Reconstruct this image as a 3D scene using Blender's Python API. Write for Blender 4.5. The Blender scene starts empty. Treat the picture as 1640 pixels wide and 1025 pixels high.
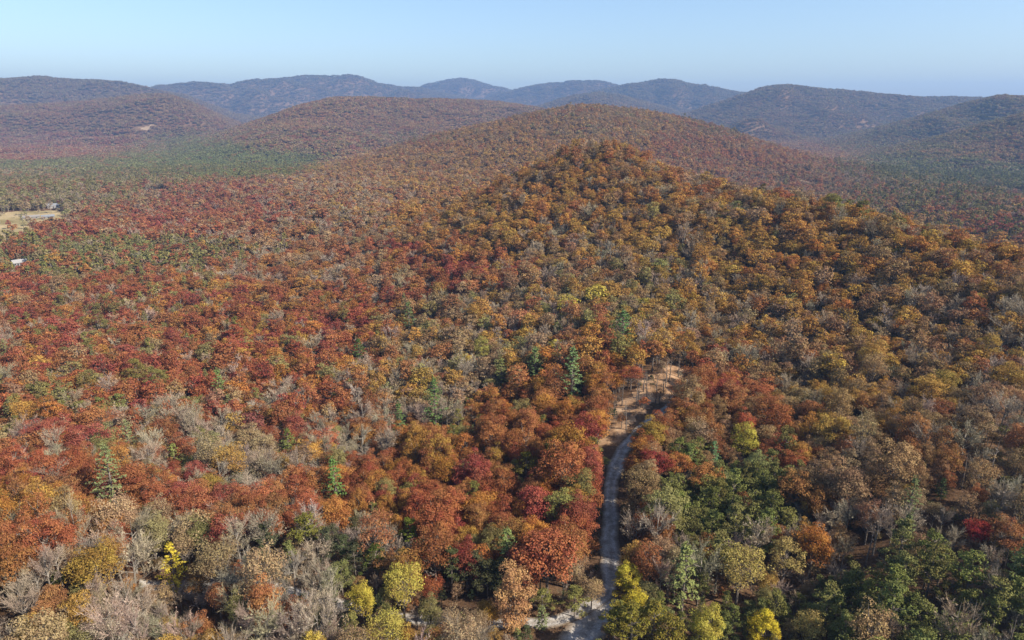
import bpy, math, random
import numpy as np
from mathutils import Vector

# ------------------------------------------------------------------ camera, sky, sun, exposure
SC = bpy.context.scene
CAM_Z, PITCH, LENS = 95.0, math.radians(17.2), 24.0
F = LENS / 36.0 * 1640.0
cam_d = bpy.data.cameras.new('camera'); cam = bpy.data.objects.new('camera', cam_d)
SC.collection.objects.link(cam)
cam_d.sensor_width = 36.0; cam_d.lens = LENS; cam_d.clip_start = 1.0; cam_d.clip_end = 60000.0
cam.location = (0, 0, CAM_Z); cam.rotation_euler = (math.pi / 2 - PITCH, 0, 0)
SC.camera = cam

SUN_EL, SUN_AZ = math.radians(38), math.radians(-26)     # azimuth measured from +X towards +Y
sd = Vector((math.cos(SUN_EL) * math.cos(SUN_AZ), math.cos(SUN_EL) * math.sin(SUN_AZ), math.sin(SUN_EL)))
W = bpy.data.worlds.new('World'); SC.world = W; W.use_nodes = True
wn = W.node_tree.nodes; bg = wn['Background']
sky = wn.new('ShaderNodeTexSky'); sky.sky_type = 'NISHITA'; sky.sun_disc = False
sky.sun_elevation = SUN_EL; sky.sun_rotation = math.pi / 2 - SUN_AZ
sky.altitude = 600; sky.air_density = 1.0; sky.dust_density = 2.0; sky.ozone_density = 3.0
W.node_tree.links.new(sky.outputs[0], bg.inputs[0]); bg.inputs[1].default_value = 0.105
sl = bpy.data.lights.new('sun', 'SUN'); sl.energy = 5.0; sl.angle = math.radians(0.5); sl.color = (1.0, 0.92, 0.80)
so = bpy.data.objects.new('sun', sl); SC.collection.objects.link(so)
so.rotation_euler = sd.to_track_quat('Z', 'Y').to_euler(); so.location = (500, 0, 600)
SC.view_settings.view_transform = 'Standard'; SC.view_settings.look = 'None'
SC.view_settings.exposure = 0.94; SC.view_settings.gamma = 1.0
SC.cycles.use_denoising = True
SC.cycles.max_bounces = 4; SC.cycles.diffuse_bounces = 2; SC.cycles.transmission_bounces = 3
SC.cycles.volume_bounces = 0

rng = np.random.default_rng(11)

# ------------------------------------------------------------------ helpers
def tag(o, label=None, cat=None, group=None, kind=None):
    if label: o['label'] = label
    if cat: o['category'] = cat
    if group: o['group'] = group
    if kind: o['kind'] = kind
    return o

def link(o):
    SC.collection.objects.link(o); return o

def mesh_np(name, V, faces, mats, mat_idx=None, attrs=None, smooth=False):
    """faces: (n,3) or (n,4) int array, or a list of such arrays"""
    if not isinstance(faces, list): faces = [faces]
    faces = [f for f in faces if len(f)]
    me = bpy.data.meshes.new(name)
    V = np.asarray(V, np.float32)
    me.vertices.add(len(V)); me.vertices.foreach_set('co', V.ravel())
    loops = np.concatenate([f.ravel() for f in faces]).astype(np.int32)
    tot = np.concatenate([np.full(len(f), f.shape[1], np.int32) for f in faces])
    start = np.concatenate([[0], np.cumsum(tot)[:-1]]).astype(np.int32)
    me.loops.add(len(loops)); me.loops.foreach_set('vertex_index', loops)
    me.polygons.add(len(tot)); me.polygons.foreach_set('loop_start', start)
    try: me.polygons.foreach_set('loop_total', tot)
    except Exception: pass
    if mat_idx is not None: me.polygons.foreach_set('material_index', np.asarray(mat_idx, np.int32))
    me.polygons.foreach_set('use_smooth', np.full(len(tot), smooth))
    for m in (mats if isinstance(mats, (list, tuple)) else [mats]): me.materials.append(m)
    for k, (dom, typ, arr) in (attrs or {}).items():
        a = me.attributes.new(k, typ, dom)
        a.data.foreach_set('value' if typ in ('FLOAT', 'INT') else ('vector' if typ == 'FLOAT_VECTOR' else 'color'), np.asarray(arr).ravel())
    me.update(calc_edges=True); me.validate()
    return me

def hash2(ix, iy, s):
    h = (ix.astype(np.int64) * 374761393 + iy.astype(np.int64) * 668265263 + s * 1442695041) & 0xffffffff
    h = ((h ^ (h >> 13)) * 1274126177) & 0xffffffff
    return ((h ^ (h >> 16)) & 0xffffff) / float(0xffffff)

def vnoise(x, y, s=0):
    ix, iy = np.floor(x), np.floor(y); fx, fy = x - ix, y - iy
    fx = fx * fx * (3 - 2 * fx); fy = fy * fy * (3 - 2 * fy)
    a = hash2(ix, iy, s); b = hash2(ix + 1, iy, s); c = hash2(ix, iy + 1, s); d = hash2(ix + 1, iy + 1, s)
    return (a * (1 - fx) + b * fx) * (1 - fy) + (c * (1 - fx) + d * fx) * fy

def fbm(x, y, s=0, o=4):
    t = 0; a = 0.5
    for i in range(o):
        t = t + a * (vnoise(x, y, s + i * 17) * 2 - 1); x = x * 2.03 + 5.1; y = y * 2.03 + 9.7; a *= 0.5
    return t

def sstep(a, b, x):
    t = np.clip((x - a) / (b - a), 0, 1); return t * t * (3 - 2 * t)

# ------------------------------------------------------------------ the photograph's geometry, read off as bearings
SP, CP = math.sin(PITCH), math.cos(PITCH)
def ray(px, py):
    a = (px - 820.0) / F; b = (512.5 - py) / F
    return a, CP + b * SP, -SP + b * CP
def theta_of(px, py): a, f, u = ray(px, py); return math.atan2(a, f)
def z_of(px, py, r): a, f, u = ray(px, py); return CAM_Z + u / math.hypot(a, f) * r
def project(x, y, z):
    dz = z - CAM_Z
    dep = y * CP - dz * SP; up = y * SP + dz * CP
    dep = np.maximum(dep, 1e-3)
    return 820 + F * x / dep, 512.5 - F * up / dep, dep

TREE = 13.0
CT = []
def G(px, py, r): CT.append((theta_of(px, py), r, z_of(px, py, r)))
def C(px, py, r): CT.append((theta_of(px, py), r, z_of(px, py, r) - TREE))
def Pz(th, r, z): CT.append((math.radians(th), r, z))
for a in [(-45, 90, -2), (0, 60, 0), (45, 90, 3), (0, 105, 0), (-30, 125, -4), (30, 130, 2), (-55, 60, -2), (55, 60, 3),
          (-60, 300, -35), (60, 200, 8), (60, 400, 0), (-60, 800, -50), (60, 900, -45), (-60, 1600, -50), (60, 1600, -50)]: Pz(*a)
for a in [(1000, 700, 183), (976, 850, 139), (1095, 625, 216), (1060, 590, 228)]: G(*a)
for a in [(100, 850, 128), (100, 700, 200), (100, 600, 285), (100, 500, 430), (100, 400, 640), (60, 330, 950), (30, 290, 1250),
          (350, 700, 192), (350, 850, 126), (350, 600, 265), (350, 500, 390), (350, 400, 590), (350, 330, 900), (350, 290, 1250),
          (600, 850, 127), (600, 700, 180), (600, 600, 243), (600, 500, 345), (600, 400, 480), (600, 330, 650), (560, 290, 900),
          (800, 700, 170), (800, 600, 225), (800, 500, 300), (800, 400, 400), (800, 320, 480), (850, 264, 540), (895, 238, 558), (950, 220, 565), (990, 221, 560), (1022, 234, 545), (930, 290, 480),
          (950, 500, 275), (950, 400, 370), (950, 330, 430), (1100, 500, 272), (1200, 600, 215), (1200, 700, 168), (1200, 400, 350),
          (1050, 252, 530), (1150, 289, 480), (1250, 303, 430), (1330, 309, 400), (1430, 337, 370), (1470, 359, 352), (1560, 380, 345), (1640, 396, 340), (1740, 415, 335),
          (1500, 600, 205), (1500, 700, 160), (1500, 500, 265), (1640, 500, 260), (1350, 420, 325),
          (900, 203, 1350), (820, 232, 1250), (700, 272, 1150), (560, 257, 1700), (650, 231, 1700), (740, 208, 1700), (820, 193, 1680), (870, 179, 1660), (920, 168, 1650),
          (1000, 169, 1650), (1060, 181, 1680), (1130, 198, 1720), (1250, 237, 1750), (1340, 258, 1700), (1450, 278, 1500), (1560, 302, 1130), (1640, 327, 1040),
          (1100, 242, 1300), (1200, 272, 1300), (1300, 310, 1080), (1400, 340, 890), (1550, 362, 790), (1640, 382, 715), (450, 268, 1800)]: C(*a)
for px, r, z in [(960, 780, 2), (1050, 730, -20), (1150, 680, -38), (1300, 640, -42), (1450, 560, -42), (1640, 520, -42), (1740, 520, -42), (850, 720, -12), (700, 740, -16),
                 (650, 2250, -25), (800, 2250, -10), (950, 2250, 0), (1100, 2250, -10), (1250, 2250, -30), (1400, 2100, -50), (1600, 1500, -50), (1640, 1300, -50),
                 (450, 1700, -50), (250, 1600, -50), (50, 1600, -50), (100, 2200, -50), (800, 3000, -50), (1500, 2000, -50), (300, 3000, -50), (1300, 3000, -50)]:
    CT.append((math.atan((px - 820) / F), r, z))
CT = np.array(CT)
CU, CV, CZ = CT[:, 0] * 1.6, np.log(CT[:, 1] / 300.0), CT[:, 2]
MQ = 0.06
def _phi(d2): return np.sqrt(d2 + MQ * MQ)
_A = _phi((CU[:, None] - CU) ** 2 + (CV[:, None] - CV) ** 2) + np.eye(len(CU)) * -0.004
_A = np.block([[_A, np.ones((len(CU), 1))], [np.ones((1, len(CU))), np.zeros((1, 1))]])
_w = np.linalg.solve(_A, np.append(CZ, 0.0)); WZ, W0 = _w[:-1], _w[-1]

# far ridges: crest bearings and distances, widths
def ridge(pts, w, drop=None):
    q = lambda r: 2000.0 * (r / 2000.0) ** 0.9
    w = w * q(pts[0][2]) / pts[0][2] * 1.05
    pts = [(a, b, q(r)) for a, b, r in pts]
    p = np.array(pts, float)
    th = np.array([theta_of(a, b) for a, b, r in pts])
    z = np.array([z_of(a, b, r) - 8.0 for a, b, r in pts])
    return th, p[:, 2], z, w
RID = [
 ridge([(260, 232, 3000), (350, 216, 3000), (420, 192, 3050), (480, 170, 3100), (540, 157, 3150), (620, 160, 3250), (680, 162, 3300), (740, 160, 3350), (800, 164, 3450), (860, 174, 3500), (930, 190, 3600), (1050, 215, 3700)], 850),
 ridge([(-250, 190, 4700), (0, 172, 4600), (120, 166, 4500), (180, 158, 4400), (240, 151, 4300), (275, 152, 4300), (310, 166, 4350), (360, 190, 4400), (420, 212, 4500)], 900),
 ridge([(-300, 140, 6800), (0, 129, 6600), (65, 126, 6500), (95, 131, 6500), (190, 135, 6400), (232, 143, 6400), (300, 155, 6400), (380, 185, 6500)], 1300),
 ridge([(120, 175, 8600), (200, 155, 8700), (250, 141, 8800), (320, 134, 8900), (370, 138, 9000), (390, 134, 9000), (450, 127, 9100), (540, 125, 9200), (572, 126, 9200), (600, 135, 9200), (620, 139, 9200), (680, 143, 9300), (740, 158, 9400)], 1700),
 ridge([(560, 165, 10500), (610, 150, 10500), (670, 141, 10500), (710, 132, 10500), (740, 128, 10500), (765, 133, 10500), (790, 141, 10500), (805, 142, 10500), (825, 149, 10500), (880, 165, 10500)], 1500),
 ridge([(740, 168, 9300), (780, 158, 9300), (820, 147, 9300), (870, 137, 9200), (910, 133, 9100), (965, 133, 9000), (990, 139, 9000), (1040, 150, 9000), (1100, 170, 9000)], 1500),
 ridge([(880, 170, 7600), (930, 154, 7600), (980, 142, 7500), (1050, 131, 7400), (1080, 132, 7300), (1130, 139, 7200), (1170, 149, 7200), (1210, 151, 7200), (1300, 155, 7200), (1400, 175, 7200)], 1300),
 ridge([(820, 185, 5800), (880, 166, 5700), (920, 154, 5700), (960, 150, 5700), (1000, 156, 5700), (1060, 172, 5600), (1130, 195, 5600)], 800),
 ridge([(1000, 215, 4800), (1060, 192, 4800), (1110, 180, 4850), (1170, 161, 4900), (1220, 144, 4950), (1260, 139, 5000), (1300, 143, 5050), (1400, 153, 5200), (1480, 159, 5300), (1530, 158, 5400), (1570, 159, 5500), (1640, 168, 5600), (1800, 175, 5700)], 900),
 ridge([(1250, 245, 3400), (1330, 224, 3400), (1400, 207, 3450), (1480, 185, 3500), (1550, 166, 3500), (1600, 156, 3450), (1640, 157, 3400), (1720, 150, 3400), (1900, 150, 3300)], 650),
 ridge([(1300, 268, 2400), (1380, 248, 2400), (1480, 226, 2450), (1560, 203, 2450), (1640, 182, 2450), (1750, 165, 2400), (1900, 160, 2300)], 480),
]
def height(x, y):
    x = np.asarray(x, float); y = np.asarray(y, float); shp = x.shape; x = x.ravel(); y = y.ravel()
    r = np.maximum(np.hypot(x, y), 5.0); th = np.arctan2(x, y)
    out = np.empty_like(x)
    for i in range(0, len(x), 40000):
        s = slice(i, i + 40000)
        u, v = th[s] * 1.6, np.log(np.maximum(r[s], 40) / 300.0)
        out[s] = _phi((u[:, None] - CU) ** 2 + (v[:, None] - CV) ** 2) @ WZ + W0
    near = out + 4.0 * fbm(x / 85, y / 85, 3, 3) * sstep(170, 380, r) + 9.0 * fbm(x / 260, y / 260, 13, 3) * sstep(500, 1100, r)
    base = -50 + 14 * fbm(x / 600, y / 600, 5, 3)
    k = sstep(2150, 2900, r)
    h = near * (1 - k) + base * k
    gul = 1 - np.abs(fbm(x / 520, y / 520, 31, 4)) * 2.2
    gul2 = 1 - np.abs(fbm(x / 230, y / 230, 37, 3)) * 2.2
    for th0, rr, zz, w in RID:
        rc = np.interp(th, th0, rr); zc = np.interp(th, th0, zz)
        # soften the kinks of the crest line
        e = 0.006
        zc = 0.25 * np.interp(th - e, th0, zz) + 0.5 * zc + 0.25 * np.interp(th + e, th0, zz)
        edge = sstep(th0[0] - 0.10, th0[0], th) * (1 - sstep(th0[-1], th0[-1] + 0.10, th))
        d = (r - rc) / w
        front = np.clip(np.abs(d), 0, 1.2)
        d = d * (1 + 0.55 * gul * front)
        amp = (zc + 50) * edge
        hr = -50 + amp * np.exp(-d * d) + amp * 0.10 * gul2 * 2.6 * np.minimum(front * 1.6, 1.0) * np.exp(-d * d * 1.4)
        k2 = sstep(1500, 2000, r)
        s = 9.0
        hr = np.where(k2 > 0, hr, -400)
        h = np.maximum(h, hr) + s * 0.25 * np.clip(1 - np.abs(h - hr) / s, 0, 1) ** 2 * (k2 > 0)
    return out_shape(h, shp)
def out_shape(a, s): return a.reshape(s)

def hit(px, py, dz=0.0):
    a, f, u = ray(px, py); n = math.hypot(a, f)
    t = np.geomspace(60, 12000, 2600); x, y, z = a / n * t, f / n * t, CAM_Z + u / n * t
    d = z - height(x, y) - dz
    i = int(np.argmax(d < 0)) if (d < 0).any() else len(t) - 1
    i = max(i, 1)
    k = d[i - 1] / (d[i - 1] - d[i] + 1e-9); tt = t[i - 1] + (t[i] - t[i - 1]) * k
    return np.array([a / n * tt, f / n * tt])

# ------------------------------------------------------------------ materials
def mat(name):
    m = bpy.data.materials.new(name); m.use_nodes = True; n = m.node_tree.nodes; n.clear()
    o = n.new('ShaderNodeOutputMaterial'); return m, n, m.node_tree.links, o

def noise(n, l, scale, detail=4, rough=0.55, coord=None, vec='Object'):
    t = n.new('ShaderNodeTexNoise'); t.inputs['Scale'].default_value = scale; t.inputs['Detail'].default_value = detail
    t.inputs['Roughness'].default_value = rough
    if coord is None:
        coord = n.new('ShaderNodeTexCoord')
    l.new(coord.outputs[vec], t.inputs['Vector']); return t

def ramp(n, l, fac, stops):
    r = n.new('ShaderNodeValToRGB'); e = r.color_ramp.elements
    while len(e) < len(stops): e.new(0.5)
    for i, (p, c) in enumerate(stops): e[i].position = p; e[i].color = (*c, 1)
    l.new(fac, r.inputs['Fac']); return r

def leaf_material(name, transl, hue=0.035, val=0.7):
    m, n, l, o = mat(name)
    a = n.new('ShaderNodeAttribute'); a.attribute_type = 'INSTANCER'; a.attribute_name = 'tint'
    s = n.new('ShaderNodeAttribute'); s.attribute_name = 'shade'
    hsv = n.new('ShaderNodeHueSaturation'); l.new(a.outputs['Color'], hsv.inputs['Color'])
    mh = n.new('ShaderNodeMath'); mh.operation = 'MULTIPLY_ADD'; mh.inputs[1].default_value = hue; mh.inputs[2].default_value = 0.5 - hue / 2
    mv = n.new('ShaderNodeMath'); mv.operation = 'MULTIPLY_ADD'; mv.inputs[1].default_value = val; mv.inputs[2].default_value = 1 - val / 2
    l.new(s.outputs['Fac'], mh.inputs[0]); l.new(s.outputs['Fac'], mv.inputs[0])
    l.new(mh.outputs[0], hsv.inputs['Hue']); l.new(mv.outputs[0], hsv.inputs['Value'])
    d = n.new('ShaderNodeBsdfDiffuse'); t = n.new('ShaderNodeBsdfTranslucent'); x = n.new('ShaderNodeMixShader')
    l.new(hsv.outputs[0], d.inputs['Color']); l.new(hsv.outputs[0], t.inputs['Color'])
    x.inputs[0].default_value = transl
    l.new(d.outputs[0], x.inputs[1]); l.new(t.outputs[0], x.inputs[2]); l.new(x.outputs[0], o.inputs['Surface'])
    return m
M_LEAF = leaf_material('autumn_leaves', 0.30)
M_FAR = leaf_material('distant_foliage', 0.25, 0.06, 0.7)
M_NEEDLE = leaf_material('pine_needles', 0.12)

def bark_material(name, c1, c2):
    m, n, l, o = mat(name)
    t = noise(n, l, 1.6); r = ramp(n, l, t.outputs['Fac'], [(0.35, c1), (0.65, c2)])
    d = n.new('ShaderNodeBsdfDiffuse'); l.new(r.outputs[0], d.inputs['Color']); l.new(d.outputs[0], o.inputs['Surface']); return m
M_BARK = bark_material('bark', (0.10, 0.08, 0.065), (0.24, 0.20, 0.165))
M_PALE = bark_material('pale_bark', (0.13, 0.11, 0.09), (0.25, 0.22, 0.18))
M_TWIG = leaf_material('twigs', 0.0)

def ground_material():
    m, n, l, o = mat('leaf_litter')
    co = n.new('ShaderNodeTexCoord')
    t1 = noise(n, l, 0.05, 6, 0.6, co); t2 = noise(n, l, 1.4, 5, 0.7, co)
    r1 = ramp(n, l, t1.outputs['Fac'], [(0.3, (0.085, 0.052, 0.032)), (0.5, (0.14, 0.085, 0.05)), (0.7, (0.18, 0.115, 0.068))])
    r2 = ramp(n, l, t2.outputs['Fac'], [(0.3, (0.5, 0.5, 0.5)), (0.7, (1.25, 1.2, 1.15))])
    mx = n.new('ShaderNodeMix'); mx.data_type = 'RGBA'; mx.blend_type = 'MULTIPLY'; mx.inputs[0].default_value = 1
    l.new(r1.outputs[0], mx.inputs[6]); l.new(r2.outputs[0], mx.inputs[7])
    d = n.new('ShaderNodeBsdfDiffuse'); l.new(mx.outputs[2], d.inputs['Color'])
    b = n.new('ShaderNodeBump'); b.inputs['Distance'].default_value = 0.3; b.inputs['Strength'].default_value = 0.8
    l.new(t2.outputs['Fac'], b.inputs['Height']); l.new(b.outputs[0], d.inputs['Normal'])
    l.new(d.outputs[0], o.inputs['Surface']); return m
M_GROUND = ground_material()

def patch_material(name, stops, s1, s2, bump=0.1):
    m, n, l, o = mat(name)
    co = n.new('ShaderNodeTexCoord')
    t1 = noise(n, l, s1, 6, 0.6, co); t2 = noise(n, l, s2, 5, 0.7, co)
    r1 = ramp(n, l, t1.outputs['Fac'], stops)
    r2 = ramp(n, l, t2.outputs['Fac'], [(0.3, (0.7, 0.7, 0.7)), (0.7, (1.15, 1.15, 1.15))])
    mx = n.new('ShaderNodeMix'); mx.data_type = 'RGBA'; mx.blend_type = 'MULTIPLY'; mx.inputs[0].default_value = 1
    l.new(r1.outputs[0], mx.inputs[6]); l.new(r2.outputs[0], mx.inputs[7])
    d = n.new('ShaderNodeBsdfDiffuse'); l.new(mx.outputs[2], d.inputs['Color'])
    b = n.new('ShaderNodeBump'); b.inputs['Distance'].default_value = bump; b.inputs['Strength'].default_value = 0.7
    l.new(t2.outputs['Fac'], b.inputs['Height']); l.new(b.outputs[0], d.inputs['Normal'])
    l.new(d.outputs[0], o.inputs['Surface']); return m
M_CLEAR = patch_material('red_clay_and_needles', [(0.38, (0.15, 0.09, 0.05)), (0.48, (0.30, 0.18, 0.10)), (0.6, (0.41, 0.265, 0.155)), (0.72, (0.46, 0.32, 0.20))], 0.22, 1.8)
M_HAY = patch_material('hay_field_grass', [(0.35, (0.20, 0.16, 0.075)), (0.5, (0.32, 0.25, 0.13)), (0.68, (0.42, 0.32, 0.19))], 0.03, 0.4)
M_BROWN = patch_material('bare_field', [(0.3, (0.26, 0.18, 0.11)), (0.7, (0.36, 0.26, 0.17))], 0.02, 0.3)

def gravel_material():
    m, n, l, o = mat('gravel')
    co = n.new('ShaderNodeTexCoord'); uv = n.new('ShaderNodeAttribute'); uv.attribute_name = 'across'
    t1 = noise(n, l, 0.6, 8, 0.72, co); t2 = noise(n, l, 3.0, 8, 0.8, co)
    r1 = ramp(n, l, t1.outputs['Fac'], [(0.32, (0.20, 0.15, 0.11)), (0.44, (0.29, 0.265, 0.24)), (0.62, (0.46, 0.43, 0.39))])
    r2 = ramp(n, l, t2.outputs['Fac'], [(0.3, (0.5, 0.5, 0.5)), (0.7, (1.3, 1.3, 1.3))])
    tr = ramp(n, l, uv.outputs['Fac'], [(0.0, (0.45, 0.33, 0.22)), (0.14, (0.75, 0.66, 0.56)), (0.28, (1.15, 1.15, 1.15)), (0.5, (0.88, 0.84, 0.79)), (0.72, (1.15, 1.15, 1.15)), (0.86, (0.85, 0.78, 0.70)), (1.0, (0.45, 0.33, 0.22))])
    c = r1.outputs[0]
    for x in (r2, tr):
        mx = n.new('ShaderNodeMix'); mx.data_type = 'RGBA'; mx.blend_type = 'MULTIPLY'; mx.inputs[0].default_value = 1
        l.new(c, mx.inputs[6]); l.new(x.outputs[0], mx.inputs[7]); c = mx.outputs[2]
    d = n.new('ShaderNodeBsdfDiffuse'); l.new(c, d.inputs['Color'])
    b = n.new('ShaderNodeBump'); b.inputs['Distance'].default_value = 0.06; l.new(t2.outputs['Fac'], b.inputs['Height']); l.new(b.outputs[0], d.inputs['Normal'])
    l.new(d.outputs[0], o.inputs['Surface']); return m
M_GRAVEL = gravel_material()

def plain(name, col, rough=0.8):
    m, n, l, o = mat(name)
    t = noise(n, l, 1.0, 4)
    r = ramp(n, l, t.outputs['Fac'], [(0.3, tuple(c * 0.85 for c in col)), (0.7, tuple(min(c * 1.1, .9) for c in col))])
    p = n.new('ShaderNodeBsdfPrincipled'); p.inputs['Roughness'].default_value = rough
    l.new(r.outputs[0], p.inputs['Base Color']); l.new(p.outputs[0], o.inputs['Surface']); return m

# ------------------------------------------------------------------ terrain
NT, NR = 520, 470
th_g = np.radians(np.linspace(-62, 62, NT)); r_g = np.geomspace(35, 10800, NR)
TH, RR = np.meshgrid(th_g, r_g)
GX, GY = np.sin(TH) * RR, np.cos(TH) * RR
GZ = height(GX, GY)
idx = np.arange(NT * NR).reshape(NR, NT)
q = np.stack([idx[:-1, :-1], idx[:-1, 1:], idx[1:, 1:], idx[1:, :-1]], -1).reshape(-1, 4)
terr = link(bpy.data.objects.new('hills', mesh_np('hills', np.stack([GX, GY, GZ], -1).reshape(-1, 3), q, M_GROUND, smooth=True)))
tag(terr, 'brown leaf-littered hills and valley floor under the forest', kind='structure')

# visibility horizon along each bearing (ground only), to leave out what no nearby viewpoint could see
SL = (GZ - CAM_Z) / RR
RUN = np.maximum.accumulate(SL, axis=0)
def visible(x, y, ztop, slack=6.0):
    r = np.hypot(x, y); th = np.arctan2(x, y)
    it = np.clip(np.round((th - th_g[0]) / (th_g[1] - th_g[0])).astype(int), 1, NT - 2)
    ir = np.clip(np.floor(np.log(r / 35.0) / math.log(r_g[1] / r_g[0])).astype(int) - 1, 0, NR - 1)
    m = np.minimum(np.minimum(RUN[ir, it - 1], RUN[ir, it + 1]), RUN[ir, it])
    return (ztop + slack * (1 + r / 1500) - CAM_Z) / r >= m

# ------------------------------------------------------------------ road, clearing, fields
def smooth_path(P, step=2.0):
    P = np.array(P)
    for _ in range(3):
        Q = [P[0]]
        for a, b in zip(P[:-1], P[1:]): Q += [a * .75 + b * .25, a * .25 + b * .75]
        Q.append(P[-1]); P = np.array(Q)
    L = np.r_[0, np.cumsum(np.hypot(*np.diff(P, axis=0).T))]
    s = np.arange(0, L[-1], step)
    return np.stack([np.interp(s, L, P[:, 0]), np.interp(s, L, P[:, 1])], 1)

def strip(name, P, width, material, lift=0.14, nx=10, wob=0.8):
    T = np.gradient(P, axis=0); T /= np.maximum(np.hypot(T[:, 0], T[:, 1]), 1e-6)[:, None]
    N = np.stack([T[:, 1], -T[:, 0]], 1)
    u = np.linspace(0, 1, nx + 1)
    k = np.arange(len(P))
    wl = width / 2 + wob * fbm(k / 4.0, k * 0 + 1.5, 71, 3) * 2
    wr = width / 2 + wob * fbm(k / 4.0, k * 0 + 9.5, 77, 3) * 2
    X = P[:, None, :] + N[:, None, :] * ((u[None, :] * (wl + wr)[:, None]) - wl[:, None])[:, :, None]
    Z = height(X[..., 0], X[..., 1]) + lift + 0.06 * np.sin(u * math.pi)[None, :]
    i = np.arange(len(P) * (nx + 1)).reshape(len(P), nx + 1)
    f = np.stack([i[:-1, :-1], i[1:, :-1], i[1:, 1:], i[:-1, 1:]], -1).reshape(-1, 4)
    V = np.concatenate([X, Z[..., None]], -1).reshape(-1, 3)
    return mesh_np(name, V, f, material, attrs={'across': ('POINT', 'FLOAT', np.tile(u, len(P)))}, smooth=True)

ROAD_PX = [(1112, 608), (1100, 622), (1085, 640), (1060, 664), (1030, 686), (1006, 706), (987, 740), (979, 780), (977, 830), (977, 880), (979, 920), (973, 950), (950, 973), (915, 989),
           (860, 999), (800, 1002), (740, 1000), (640, 988), (540, 966), (450, 945), (380, 940), (305, 938), (220, 938)]
ROAD = smooth_path([hit(a, b) for a, b in ROAD_PX])
SPUR = smooth_path([hit(a, b) for a, b in [(972, 955), (955, 985), (935, 1015), (905, 1060), (870, 1120)]])
road = link(bpy.data.objects.new('road', strip('road', ROAD, 4.0, M_GRAVEL)))
tag(road, 'pale gravel road winding between the trees to the clearing', kind='structure')
spur = link(bpy.data.objects.new('track', strip('track', SPUR, 7.5, M_GRAVEL, lift=0.10)))
tag(spur, 'wide shaded gravel turnoff beside the road bend', kind='structure')

def polygon_patch(name, px_pts, material, step, lift, label, world=None, wob=.9):
    P = np.array([hit(a, b) for a, b in px_pts]) if world is None else np.array(world)
    P2 = smooth_path(np.vstack([P, P[:1]]), step)
    lo, hi = P2.min(0) - step, P2.max(0) + step
    xs, ys = np.arange(lo[0], hi[0], step), np.arange(lo[1], hi[1], step)
    X, Y = np.meshgrid(xs, ys)
    ins = inside(X.ravel(), Y.ravel(), P2, step * wob).reshape(X.shape)
    Z = height(X, Y) + lift
    i = np.arange(X.size).reshape(X.shape)
    ok = ins[:-1, :-1] & ins[1:, :-1] & ins[1:, 1:] & ins[:-1, 1:]
    f = np.stack([i[:-1, :-1], i[:-1, 1:], i[1:, 1:], i[1:, :-1]], -1)[ok]
    used = np.unique(f); remap = np.zeros(X.size, int); remap[used] = np.arange(len(used))
    V = np.stack([X, Y, Z], -1).reshape(-1, 3)[used]
    o = link(bpy.data.objects.new(name, mesh_np(name, V, remap[f], material, smooth=True)))
    tag(o, label, kind='structure'); return P2

def inside(x, y, P, wob=0.0):
    if wob: x = x + wob * 2 * fbm(x / 5, y / 5, 91, 3); y = y + wob * 2 * fbm(x / 5 + 7, y / 5, 95, 3)
    c = np.zeros(len(x), bool)
    for (x0, y0), (x1, y1) in zip(P, np.roll(P, -1, 0)):
        k = ((y0 > y) != (y1 > y)) & (x < (x1 - x0) * (y - y0) / (y1 - y0 + 1e-12) + x0); c ^= k
    return c
CLEAR_PX = [(962, 712), (958, 680), (965, 655), (990, 640), (1010, 628), (1025, 606), (1055, 592), (1095, 585), (1108, 592), (1100, 612), (1075, 630), (1058, 640), (1040, 655), (1012, 672), (1012, 695), (995, 712), (975, 730)]
CLEAR = polygon_patch('clearing', CLEAR_PX, M_CLEAR, 0.8, 0.07, 'bare tan clay clearing beside the gravel road', wob=4.0)
HAY_PX = [(-90, 356), (0, 341), (40, 338), (108, 338), (112, 352), (90, 372), (50, 384), (15, 400), (-60, 415)]
HAY = polygon_patch('hay_field', HAY_PX, M_HAY, 4.0, 0.35, 'straw-yellow mown hay field in the valley')
FAR_PX = [(212, 206), (232, 202), (252, 199), (248, 206), (236, 211), (216, 211)]
FARF = polygon_patch('bare_field', FAR_PX, M_BROWN, 8.0, 1.2, 'pale bare field far across the valley')
STRIP_PX = [(222, 306), (262, 302), (272, 306), (266, 318), (232, 320)]
STRP = polygon_patch('stubble_field', STRIP_PX, M_BROWN, 4.0, 0.5, 'narrow pale stubble field among the valley trees')

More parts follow.
